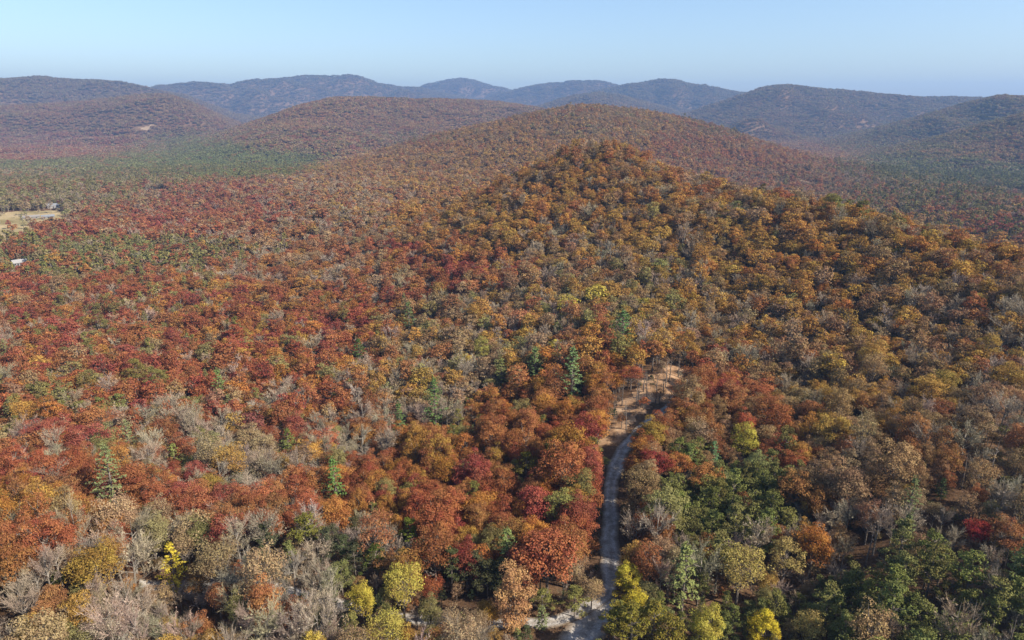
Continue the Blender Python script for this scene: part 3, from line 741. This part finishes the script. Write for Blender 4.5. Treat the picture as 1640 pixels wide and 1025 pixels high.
def tint_of(s, g):
    c = PALA[s] * g.uniform(.78, 1.2, (len(s), 1)) * (1 + g.normal(0, .055, (len(s), 3)))
    return np.clip(c, .008, .8)
mb1 = np.interp(r1, [150, 500, 1000, 1750], [.10, .22, .38, .5])[:, None]
tint1 = (1 - mb1) * tint_of(s1, g1) + mb1 * mean1 * g1.uniform(.85, 1.15, (n1, 1))
rot1 = g1.uniform(0, 6.283, n1)

# trees set by hand: centre of the crown in the photograph, kind, shape, colour, size (x, z), what it is
HAND = [
 (824, 948, 'decid', 9, (0.42, 0.225, 0.095), 1.0, 1.04, 'tall shaggy tan tree at the edge of the gravel road bend'),
 (1004, 922, 'decid', 10, (0.47, 0.38, 0.035), .74, .66, 'upper of the two bright yellow trees beside the gravel road'),
 (1017, 966, 'decid', 9, (0.50, 0.39, 0.03), .70, .60, 'lower of the two bright yellow trees beside the gravel road'),
 (1226, 1004, 'decid', 10, (0.52, 0.40, 0.025), .74, .74, 'vivid yellow round tree among dark pines at the bottom edge'),
 (1133, 1008, 'decid', 2, (0.40, 0.34, 0.05), .72, .74, 'lemon yellow tree among pines, bottom edge, nearer the road'),
 (1298, 1008, 'decid', 7, (0.40, 0.30, 0.09), .75, .7, 'pale yellow thin-leaved tree among pines at the bottom edge'),
 (1192, 702, 'decid', 4, (0.40, 0.34, 0.05), .9, .95, 'tall yellow-green tree rising above the pine stand'),
 (1185, 912, 'decid', 6, (0.34, 0.26, 0.07), 1.0, .95, 'broad pale yellow tree between the pines and bare trees'),
 (1258, 893, 'decid', 7, (0.36, 0.27, 0.09), .85, .85, 'small buff-yellow tree next to the orange tree'),
 (1303, 876, 'decid', 0, (0.36, 0.135, 0.025), .92, .85, 'bright orange tree standing alone among bare trees'),
 (1569, 850, 'decid', 3, (0.36, 0.025, 0.03), .52, .55, 'small scarlet tree alone among grey bare trees'),
 (645, 940, 'decid', 6, (0.42, 0.34, 0.06), .86, .9, 'large pale yellow tree below the ochre tree'),
 (654, 912, 'decid', 4, (0.34, 0.17, 0.04), .8, .9, 'ochre tree leaning over the pale yellow tree'),
 (580, 962, 'decid', 0, (0.44, 0.35, 0.045), .62, .66, 'compact yellow tree amid tan brush by the lower edge'),
 (618, 1008, 'decid', 6, (0.38, 0.31, 0.06), .72, .7, 'straw yellow tree at the bottom edge below the pale tree'),
 (780, 980, 'decid', 3, (0.30, 0.16, 0.025), .55, .5, 'low mustard-brown shrub tree beside the tan tree'),
 (1046, 742, 'decid', 1, (0.24, 0.025, 0.024), .78, .8, 'deep crimson tree at the edge of the pine stand'),
 (935, 688, 'decid', 1, (0.24, 0.03, 0.028), .95, .95, 'dark crimson tree beside the clay clearing'),
 (1095, 938, 'wpine', 0, (0.13, 0.17, 0.07), .95, .92, 'pale green plumed white pine among dark pines'),
 (812, 893, 'wpine', 1, (0.115, 0.165, 0.065), .85, .85, 'pale green white pine rising behind the tan tree'),
 (277, 915, 'wpine', 1, (0.28, 0.26, 0.04), .82, .8, 'yellow-green young pine beside the road at lower left'),
 (180, 785, 'wpine', 2, (0.11, 0.15, 0.075), 1.0, .95, 'tall grey-green white pine standing among red trees'),
 (537, 782, 'wpine', 0, (0.08, 0.15, 0.05), .85, .85, 'bright green white pine among rust-red trees'),
 (280, 738, 'wpine', 1, (0.13, 0.17, 0.06), .7, .65, 'small green pine amid grey bare trees'),
 (462, 716, 'wpine', 1, (0.09, 0.12, 0.04), .9, .75, 'green pine at the edge of the grey bare trees'),
 (697, 665, 'wpine', 2, (0.07, 0.13, 0.05), 1.0, 1.05, 'tall dark green white pine in the middle of the red woods'),
 (640, 682, 'wpine', 0, (0.07, 0.12, 0.05), .8, .8, 'smaller dark green pine next to the tall white pine'),
 (916, 615, 'wpine', 2, (0.10, 0.17, 0.08), 1.1, 1.05, 'largest blue-green white pine uphill of the clearing'),
 (857, 592, 'wpine', 0, (0.09, 0.15, 0.065), 1.05, .85, 'spreading green white pine uphill from the clearing'),
 (803, 600, 'wpine', 1, (0.12, 0.15, 0.06), .9, .8, 'light green pine beside the spreading white pine'),
 (352, 627, 'wpine', 0, (0.10, 0.16, 0.06), .95, .9, 'lone green white pine in the red woods downslope'),
 (997, 541, 'wpine', 2, (0.07, 0.14, 0.06), 1.3, .9, 'broad green white pine on the slope above the clearing'),
 (655, 515, 'wpine', 0, (0.08, 0.13, 0.06), 1.1, 1.0, 'distant green pine in the brown woods on the slope'),
 (575, 566, 'wpine', 1, (0.045, 0.085, 0.03), 1.2, .85, 'distant dark green pine among rusty trees'),
 (1142, 733, 'wpine', 1, (0.08, 0.16, 0.085), .62, .6, 'small blue-green pine at the top of the pine stand'),
 (600, 900, 'pine', 1, (0.05, 0.075, 0.02), .8, .8, 'shaded olive pine above the ochre tree'),
 (492, 860, 'pine', 0, (0.10, 0.115, 0.03), .95, .9, 'rounded olive pine among bare grey trees'),
 (657, 865, 'pine', 2, (0.10, 0.14, 0.03), .75, .75, 'bright olive pine beneath the red trees'),
 (843, 748, 'pine', 1, (0.10, 0.105, 0.025), .8, .85, 'olive pine among the crimson trees near the road'),
 (879, 733, 'pine', 0, (0.10, 0.115, 0.03), .8, .7, 'olive pine closer to the clearing'),
 (770, 556, 'decid', 4, (0.30, 0.27, 0.06), .9, .95, 'yellow-green tree on the slope amid tan woods'),
 (921, 958, 'pine', 3, (0.13, 0.15, 0.055), .72, .55, 'bushy grey-green shrub on the bank by the road bend'),
 (868, 962, 'pine', 1, (0.12, 0.14, 0.05), .62, .5, 'grey-green brush between the tan tree and the road bank'),
 (948, 945, 'decid', 6, (0.36, 0.24, 0.12), .5, .5, 'small buff shrub on the bank above the road bend'),
 (984, 1004, 'pine', 0, (0.12, 0.125, 0.03), .85, .8, 'dark pine at the bottom edge shading the road junction'),
 (1012, 1012, 'pine', 2, (0.12, 0.125, 0.03), .9, .85, 'dark pine directly below the twin yellow trees'),
 (1045, 1000, 'pine', 1, (0.125, 0.125, 0.03), .95, .85, 'broad dark pine between the yellow trees and the plumed white pine'),
 (1075, 1015, 'pine', 3, (0.12, 0.12, 0.03), .9, .85, 'dark pine at the bottom edge beside the lemon yellow tree'),
 (1045, 700, 'decid', 0, (0.30, 0.19, 0.03), .85, .85, 'golden olive tree beside the road below the clearing'),
 (1085, 742, 'decid', 1, (0.36, 0.13, 0.035), .7, .7, 'orange tree bordering the pine stand'),
]
POLE_PX = [(972, 690), (976, 694), (1003, 688), (984, 668), (1018, 655), (1022, 652), (1036, 640), (1050, 645), (1066, 621), (1072, 612), (1062, 634), (1086, 604), (1030, 628), (996, 650)]
hx = []
for h in HAND:
    p = hit(h[0], h[1], 15 * h[6] * (.62 if h[2] == 'decid' else .55)); hx.append(p)
hx = np.array(hx)
rad = np.array([{'decid': 4.2, 'wpine': 3.4, 'pine': 3.3}[h[2]] * h[5] for h in HAND])
dmin = np.full(n1, 9.0)
for p, q_, h in zip(hx, rad, HAND):
    d = np.hypot(x1 - p[0], y1 - p[1]); dmin = np.minimum(dmin, d - q_ * .95)
    # nothing of the same height right in front
    dr = r1 - math.hypot(*p); lat = np.abs(x1 * p[1] - y1 * p[0]) / math.hypot(*p)
    size1 = np.where((dr < 0) & (dr > -13) & (lat < q_ + 2.0), np.minimum(size1, .42 + np.abs(lat) * .02), size1)
kp = dmin > 0
x1, y1, z1, r1, s1, kd1, shape1, size1, tint1, rot1, nm, pole = (a[kp] for a in (x1, y1, z1, r1, s1, kd1, shape1, size1, tint1, rot1, nm, pole)); n1 = len(x1)
# road verge: keep the crowns next to the road low enough to leave it open to the camera side
for d_ in (2, 5, 8, 11, 14, 17, 20, 23):
    ux, uy = x1 / r1, y1 / r1; c_ = (r1 < 330) & (r1 > 150); inc = np.zeros(n1, bool); inc[c_] = inside((x1 + ux * d_)[c_], (y1 + uy * d_)[c_], CLEAR)
    size1 = np.where(inc, np.minimum(size1, .10 + d_ * .012), size1)
rd = np.full(n1, 99.0); nn = r1 < 330; rd[nn] = np.minimum(seg_dist(x1[nn], y1[nn], ROAD), 99)
kd1 = np.where(pole, 'pole', kd1); shape1 = np.where(pole, shape1 % 2, shape1)
side = (rd < 12) & (rd > 6.5) & (r1 < 205) & (y1 > 112)
size1 = np.where(side, np.maximum(size1 * 1.2, .68), size1)
wid1 = size1 * g1.uniform(.84, 1.2, n1)
widy1 = wid1 * g1.uniform(.8, 1.22, n1)
size1 = size1 * np.interp(r1, [110, 260], [1.12, 1.0])

# ------------------------------------------------------------------ choose the individuals that show largest
px1, py1, dep1 = project(x1, y1, z1 + 8 * size1)
infr = (px1 > -10) & (px1 < 1650) & (py1 < 1030)
name_of = {'decid': 'deciduous_tree', 'bare': 'bare_tree', 'wpine': 'white_pine_tree', 'pine': 'pine_tree', 'pole': 'bare_tree'}
LIMIT = {'deciduous_tree': 300 - sum(h[2] == 'decid' for h in HAND), 'bare_tree': 240, 'white_pine_tree': 50, 'pine_tree': 250}
tn1 = np.array([name_of[a] for a in kd1])
indiv = np.zeros(n1, bool)
for t, lim in LIMIT.items():
    c = np.where((tn1 == t) & infr & (r1 < 420))[0]; c = c[np.argsort(-(size1[c] / dep1[c]))][:lim]; indiv[c] = True

CNAME = {'crimson': 'deep crimson', 'red': 'brick red', 'rust': 'rust-brown', 'orange': 'burnt orange', 'gold': 'golden ochre', 'brown': 'dull brown', 'tan': 'thin tan-leaved', 'yellow': 'yellow', 'olive': 'olive-leaved',
         'bare': 'leafless grey', 'pine': 'dark olive', 'wpine': 'blue-green plumed', 'dark': 'low dark'}
GROUP = {'deciduous_tree': 'autumn hardwoods in the near woods', 'bare_tree': 'leafless trees in the near woods', 'white_pine_tree': 'white pines in the near woods', 'pine_tree': 'dark pines in the near woods'}
NOUN = {'deciduous_tree': 'tree', 'bare_tree': 'tree', 'white_pine_tree': 'pine', 'pine_tree': 'pine'}
LAND = [(824, 950, 'the tan tree at the road bend'), (1010, 945, 'the twin yellow trees'), (1303, 876, 'the lone orange tree'), (1569, 850, 'the small scarlet tree'), (645, 935, 'the pale yellow tree'),
        (277, 915, 'the yellow-green pine'), (180, 785, 'the grey-green white pine'), (537, 782, 'the bright green white pine'), (1192, 702, 'the tall yellow-green tree'), (935, 690, 'the crimson tree by the clearing'),
        (1226, 1004, 'the vivid yellow tree'), (1095, 938, 'the plumed white pine'), (697, 665, 'the tall dark white pine'), (812, 893, 'the white pine behind the tan tree'), (280, 738, 'the small pine among bare trees'),
        (1185, 912, 'the broad pale yellow tree'), (492, 860, 'the rounded olive pine'), (580, 962, 'the compact yellow tree')]
_o = 'first second third fourth fifth sixth seventh eighth ninth tenth eleventh twelfth thirteenth fourteenth fifteenth sixteenth seventeenth eighteenth nineteenth'.split()
ORD = ['nearest'] + _o[1:] + [a for t, tt in (('twenty', 'twentieth'), ('thirty', 'thirtieth'), ('forty', 'fortieth'), ('fifty', 'fiftieth'), ('sixty', 'sixtieth'), ('seventy', 'seventieth')) for a in [tt] + [t + '-' + o for o in _o[:9]]]
def make_tree(kd, shape, x, y, z, sx, sz, rot, tint, label):
    e = link(bpy.data.objects.new(name_of[kd], None)); e.location = (x, y, z); e.rotation_euler = (0, 0, rot); e.scale = (sx, sx, sz)
    e.empty_display_size = 1
    for part, me in zip(('trunk', 'crown'), NEAR[kd, shape]):
        o = link(bpy.data.objects.new(part, me)); o.parent = e; o['tint'] = [float(c) for c in tint]
    tag(e, label, {'deciduous_tree': 'tree', 'bare_tree': 'bare tree', 'white_pine_tree': 'pine tree', 'pine_tree': 'pine tree'}[name_of[kd]], GROUP[name_of[kd]])
    return e
for h, p, i in zip(HAND, hx, range(99)):
    hc = tuple(.84 * c + .16 * b for c, b in zip(h[4], (.27, .20, .11))) if h[2] == 'decid' else (h[4][0] * 1.4, h[4][1] * 1.12, h[4][2] * .9)
    make_tree(h[2], h[3], p[0], p[1], float(height(p[0:1], p[1:2])[0]), h[5], h[6], i * 1.7, hc, h[7])
used = {}
todo = []
for i in np.where(indiv)[0]:
    d = [math.hypot(px1[i] - a, py1[i] - b) for a, b, _ in LAND]; j = int(np.argmin(d)); a, b, t = LAND[j]
    dx, dy = px1[i] - a, py1[i] - b
    if abs(dx) > abs(dy): side = 'to the right of' if dx > 0 else 'to the left of'
    else: side = 'below' if dy > 0 else 'above'
    col_ = CNAME[nm[i]]; noun = NOUN[tn1[i]]
    if kd1[i] == 'pole': col_ = 'slender leafless'
    todo.append((d[j], col_, noun, side, t, i))
todo.sort()
cnt = {}
for d, col_, noun, side, t, i in todo:
    key = (col_, noun, side, t); c = cnt.get(key, 0); cnt[key] = c + 1
    lab = '%s %s %s %s %s' % (ORD[min(c, 78)], col_, noun, side, t)
    make_tree(kd1[i], int(shape1[i]), x1[i], y1[i], z1[i] - .1, wid1[i], size1[i], rot1[i], tint1[i] if kd1[i] != 'pole' else PALA[NAMES.index('bare')] * .7, lab)
P_ = [hit(a, b) for a, b in sorted(POLE_PX, key=lambda q: -q[1])]
for i, p in enumerate(P_):
    t = 0.6 + 0.3 * ((i * 37) % 10) / 10
    make_tree('pole', i % 2, p[0], p[1], float(height(p[0:1], p[1:2])[0]) - .1, .8, t, i * 2.1, PALA[NAMES.index('bare')] * .5,
              '%s slender dark trunk in the clay clearing counted from its lower end' % ORD[i].replace('nearest', 'first'))

# ------------------------------------------------------------------ the rest of the forest, one mass
def instancer(name, lod, P, index, rot, scl, tint, label):
    n = len(P)
    me = bpy.data.meshes.new(name); me.vertices.add(n); me.vertices.foreach_set('co', np.asarray(P, np.float32).ravel())
    for k, t, a in (('which', 'INT', index), ('turn', 'FLOAT_VECTOR', rot), ('grow', 'FLOAT_VECTOR', scl), ('tint', 'FLOAT_VECTOR', tint)):
        at = me.attributes.new(k, t, 'POINT'); at.data.foreach_set('value' if t == 'INT' else 'vector', np.asarray(a, np.int32 if t == 'INT' else np.float32).ravel())
    o = link(bpy.data.objects.new(name, me))
    ng = bpy.data.node_groups.new(name, 'GeometryNodeTree')
    ng.interface.new_socket('Geometry', in_out='INPUT', socket_type='NodeSocketGeometry'); ng.interface.new_socket('Geometry', in_out='OUTPUT', socket_type='NodeSocketGeometry')
    N, L = ng.nodes, ng.links
    gi, go = N.new('NodeGroupInput'), N.new('NodeGroupOutput')
    ci = N.new('GeometryNodeCollectionInfo'); ci.inputs['Collection'].default_value = COLL[lod]; ci.inputs['Separate Children'].default_value = True; ci.inputs['Reset Children'].default_value = True
    ip = N.new('GeometryNodeInstanceOnPoints'); ip.inputs['Pick Instance'].default_value = True
    def attr(nm_, ty):
        a = N.new('GeometryNodeInputNamedAttribute'); a.data_type = ty; a.inputs['Name'].default_value = nm_
        return next(s for s in a.outputs if s.enabled and s.name == 'Attribute')
    L.new(gi.outputs[0], ip.inputs['Points']); L.new(ci.outputs[0], ip.inputs['Instance'])
    L.new(attr('which', 'INT'), ip.inputs['Instance Index']); L.new(attr('turn', 'FLOAT_VECTOR'), ip.inputs['Rotation']); L.new(attr('grow', 'FLOAT_VECTOR'), ip.inputs['Scale'])
    L.new(ip.outputs[0], go.inputs[0])
    md = o.modifiers.new('forest', 'NODES'); md.node_group = ng
    tag(o, label, kind='stuff'); return o

rest = ~indiv
def rows(k): return np.stack([x1[k], y1[k], z1[k] - .2], 1), np.array([OFF[a] for a in kd1[k]]) + shape1[k], np.stack([0 * rot1[k], 0 * rot1[k], rot1[k]], 1), np.stack([wid1[k], widy1[k], size1[k]], 1), tint1[k]
k0, kn, kf = rest & (r1 < 215), rest & (r1 >= 215) & (r1 < 560), rest & (r1 >= 560)
instancer('near_woodland', 0, *rows(k0), 'dense mixed autumn trees filling the woods near the road')
instancer('woodland', 1, *rows(kn), 'autumn woodland of red, orange and brown trees covering the near slopes')
instancer('forest', 2, *rows(kf), 'hazy autumn forest covering the farther slopes and valley')

xu, yu = scatter(62, 400, 4.4, 52); xu = xu + 1.7; yu = yu + 1.1
zu = height(xu, yu); ru = np.hypot(xu, yu); gu = np.random.default_rng(77); nu = len(xu)
k = (seg_dist(xu, yu, ROAD) > np.where((yu < 125) & (xu < -14), 1.3, 2.5)) & (seg_dist(xu, yu, SPUR) > 4.2) & (gu.uniform(size=nu) < np.where(inside(xu, yu, CLEAR), .36, .72))
xu, yu, zu = xu[k], yu[k], zu[k]; nu = len(xu)
su = gu.choice([NAMES.index(a) for a in ('olive', 'tan', 'dark', 'brown', 'rust', 'bare', 'wpine')], nu, p=[.20, .20, .14, .16, .12, .13, .05])
kdu = np.array([kd_of.get(NAMES[a], 'decid') for a in su]); shu = np.array([gu.integers(0, KIND_N[a]) for a in kdu]); szu = gu.uniform(.14, .36, nu); rtu = gu.uniform(0, 6.283, nu)
instancer('undergrowth', 1, np.stack([xu, yu, zu - .3], 1), np.array([OFF[a] for a in kdu]) + shu, np.stack([0 * rtu, 0 * rtu, rtu], 1), np.stack([szu * 1.25, szu * 1.25, szu], 1), tint_of(su, gu) * .9, 'low brown and green undergrowth between the near trees')

fx, fy, fs = [], [], []
for a, b, sp in ((1750, 2600, 12.0), (2600, 4200, 15.0), (4200, 6200, 20.0), (6200, 9600, 27.0)):
    X, Y = scatter(a, b, sp, 43); Z = height(X, Y); k = visible(X, Y, Z + 16, 10); fx.append(X[k]); fy.append(Y[k]); fs.append(np.full(k.sum(), sp / 15.5))
x3, y3, f3 = np.concatenate(fx), np.concatenate(fy), np.concatenate(fs); k = keep_clear(x3, y3); x3, y3, f3 = x3[k], y3[k], f3[k]
z3 = height(x3, y3); r3 = np.hypot(x3, y3); s3, mean3 = species(x3, y3, z3, r3); g3 = np.random.default_rng(8); n3 = len(x3)
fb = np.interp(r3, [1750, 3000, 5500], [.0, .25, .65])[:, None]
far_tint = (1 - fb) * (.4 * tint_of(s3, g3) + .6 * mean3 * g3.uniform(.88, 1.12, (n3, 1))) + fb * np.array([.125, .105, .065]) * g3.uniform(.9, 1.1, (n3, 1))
rt3 = g3.uniform(0, 6.283, n3); sz3 = g3.uniform(.8, 1.15, n3)
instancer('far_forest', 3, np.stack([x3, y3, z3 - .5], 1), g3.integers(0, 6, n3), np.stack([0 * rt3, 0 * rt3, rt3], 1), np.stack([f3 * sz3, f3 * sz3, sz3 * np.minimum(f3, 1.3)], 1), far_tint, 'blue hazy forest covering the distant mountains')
open('/tmp/scene_log.txt','w').write(str((n1, int(rest.sum()), n3, nu)))

# ------------------------------------------------------------------ farm buildings in the valley
M_WALL = plain('white_siding', (0.27, 0.26, 0.25)); M_ROOF = plain('grey_metal_roof', (0.18, 0.19, 0.20), .6); M_RED = plain('brown_shingles', (0.26, 0.19, 0.15))
M_DARK = plain('dark_opening', (0.04, 0.045, 0.05), .3); M_TIN = plain('weathered_tin', (0.20, 0.18, 0.16), .7)
def boxes(name, B, m, parent):
    V, Fq = [], []
    for lo, hi in B:
        b = len(V); V += [(x, y, z) for x in (lo[0], hi[0]) for y in (lo[1], hi[1]) for z in (lo[2], hi[2])]
        Fq += [[b + k for k in f] for f in ((0, 1, 3, 2), (4, 6, 7, 5), (0, 4, 5, 1), (2, 3, 7, 6), (0, 2, 6, 4), (1, 5, 7, 3))]
    o = link(bpy.data.objects.new(name, mesh_np(name, V, np.array(Fq), m))); o.parent = parent; return o
def gable(parent, w, d, h, rise, wallm, roofm):
    a, b = w / 2, d / 2
    V = [(-a, -b, -1), (a, -b, -1), (a, b, -1), (-a, b, -1), (-a, -b, h), (a, -b, h), (a, b, h), (-a, b, h), (-a, 0, h + rise), (a, 0, h + rise)]
    Fq = np.array([(0, 1, 5, 4), (2, 3, 7, 6)]); P5 = np.array([(1, 2, 6, 9, 5), (3, 0, 4, 8, 7)])
    o = link(bpy.data.objects.new('wall', mesh_np('wall', V, [Fq, P5], wallm))); o.parent = parent
    e, t = .5, .18; k = rise / b
    V, Fq = [], []
    for sgn in (-1, 1):
        n0 = len(V); yb = sgn * (b + e); zb = h - e * k
        for x in (-a - e, a + e):
            V += [(x, 0, h + rise + .03), (x, yb, zb + .03), (x, yb, zb + t), (x, 0, h + rise + t)]
        Fq += [[n0 + q for q in f] for f in ((0, 1, 2, 3), (4, 7, 6, 5), (3, 2, 6, 7), (0, 4, 5, 1), (1, 5, 6, 2))]
    o = link(bpy.data.objects.new('roof', mesh_np('roof', V, np.array(Fq), roofm))); o.parent = parent
    boxes('door', [((-.6, -b - .05, 0), (.6, -b + .02, 2.1))], M_DARK, parent)
    for x in (-a * .62, a * .62): boxes('window', [((x - .6, -b - .04, 1), (x + .6, -b + .02, 2.2))], M_DARK, parent)
for nm_, px, py, w, d, h, rise, wm, rm, rz, lab in [
    ('farm_house', 84, 328, 13, 8, 3.2, 2.4, M_WALL, M_ROOF, .2, 'white farm house with grey roof beyond the hay field'),
    ('farm_house', 116, 325, 15, 8, 3, 2.2, M_WALL, M_RED, -.1, 'low house with brown roof beside the white farm house'),
    ('barn', 48, 345, 17, 6, 2.6, 1.5, M_TIN, M_TIN, .15, 'long pale tin barn at the far edge of the hay field'),
    ('barn', 76, 344, 12, 6, 2.5, 1.5, M_TIN, M_ROOF, .1, 'shorter grey-roofed barn at the far edge of the hay field'),
    ('cottage', 26, 418, 6, 5, 3, 2, M_WALL, M_WALL, .3, 'small white cottage half hidden among valley pines'),
    ('cottage', 37, 416, 5, 4, 2.8, 1.8, M_WALL, M_WALL, -.2, 'smaller white outbuilding next to the hidden cottage')]:
    p = hit(px, py, 4.0); e = link(bpy.data.objects.new(nm_, None)); e.location = (p[0], p[1], float(height(p[:1], p[1:])[0])); e.rotation_euler = (0, 0, rz - math.atan2(p[0], p[1]))
    tag(e, lab, 'house' if 'barn' not in nm_ else 'barn', 'farm buildings in the valley'); gable(e, w, d, h, rise, wm, rm)
    BLD.append(p)

# ------------------------------------------------------------------ haze
HZ = float(GZ.max()) + 25.0
def box(name, lo, hi, m):
    v = [(x, y, z) for x in (lo[0], hi[0]) for y in (lo[1], hi[1]) for z in (lo[2], hi[2])]
    f = [(0, 1, 3, 2), (4, 6, 7, 5), (0, 4, 5, 1), (2, 3, 7, 6), (0, 2, 6, 4), (1, 5, 7, 3)]
    return link(bpy.data.objects.new(name, mesh_np(name, v, np.array(f), m)))
mh, n, l, o = mat('haze')
pv = n.new('ShaderNodeVolumePrincipled'); pv.inputs['Color'].default_value = (0.30, 0.50, 0.87, 1); pv.inputs['Density'].default_value = 0.000095
pv.inputs['Anisotropy'].default_value = 0.1
l.new(pv.outputs[0], o.inputs['Volume'])
hz = box('haze', (-10900, -300, float(GZ.min()) - 5), (10900, 10900, HZ), mh)
tag(hz, 'thin blue haze filling the air over the hills', kind='stuff')
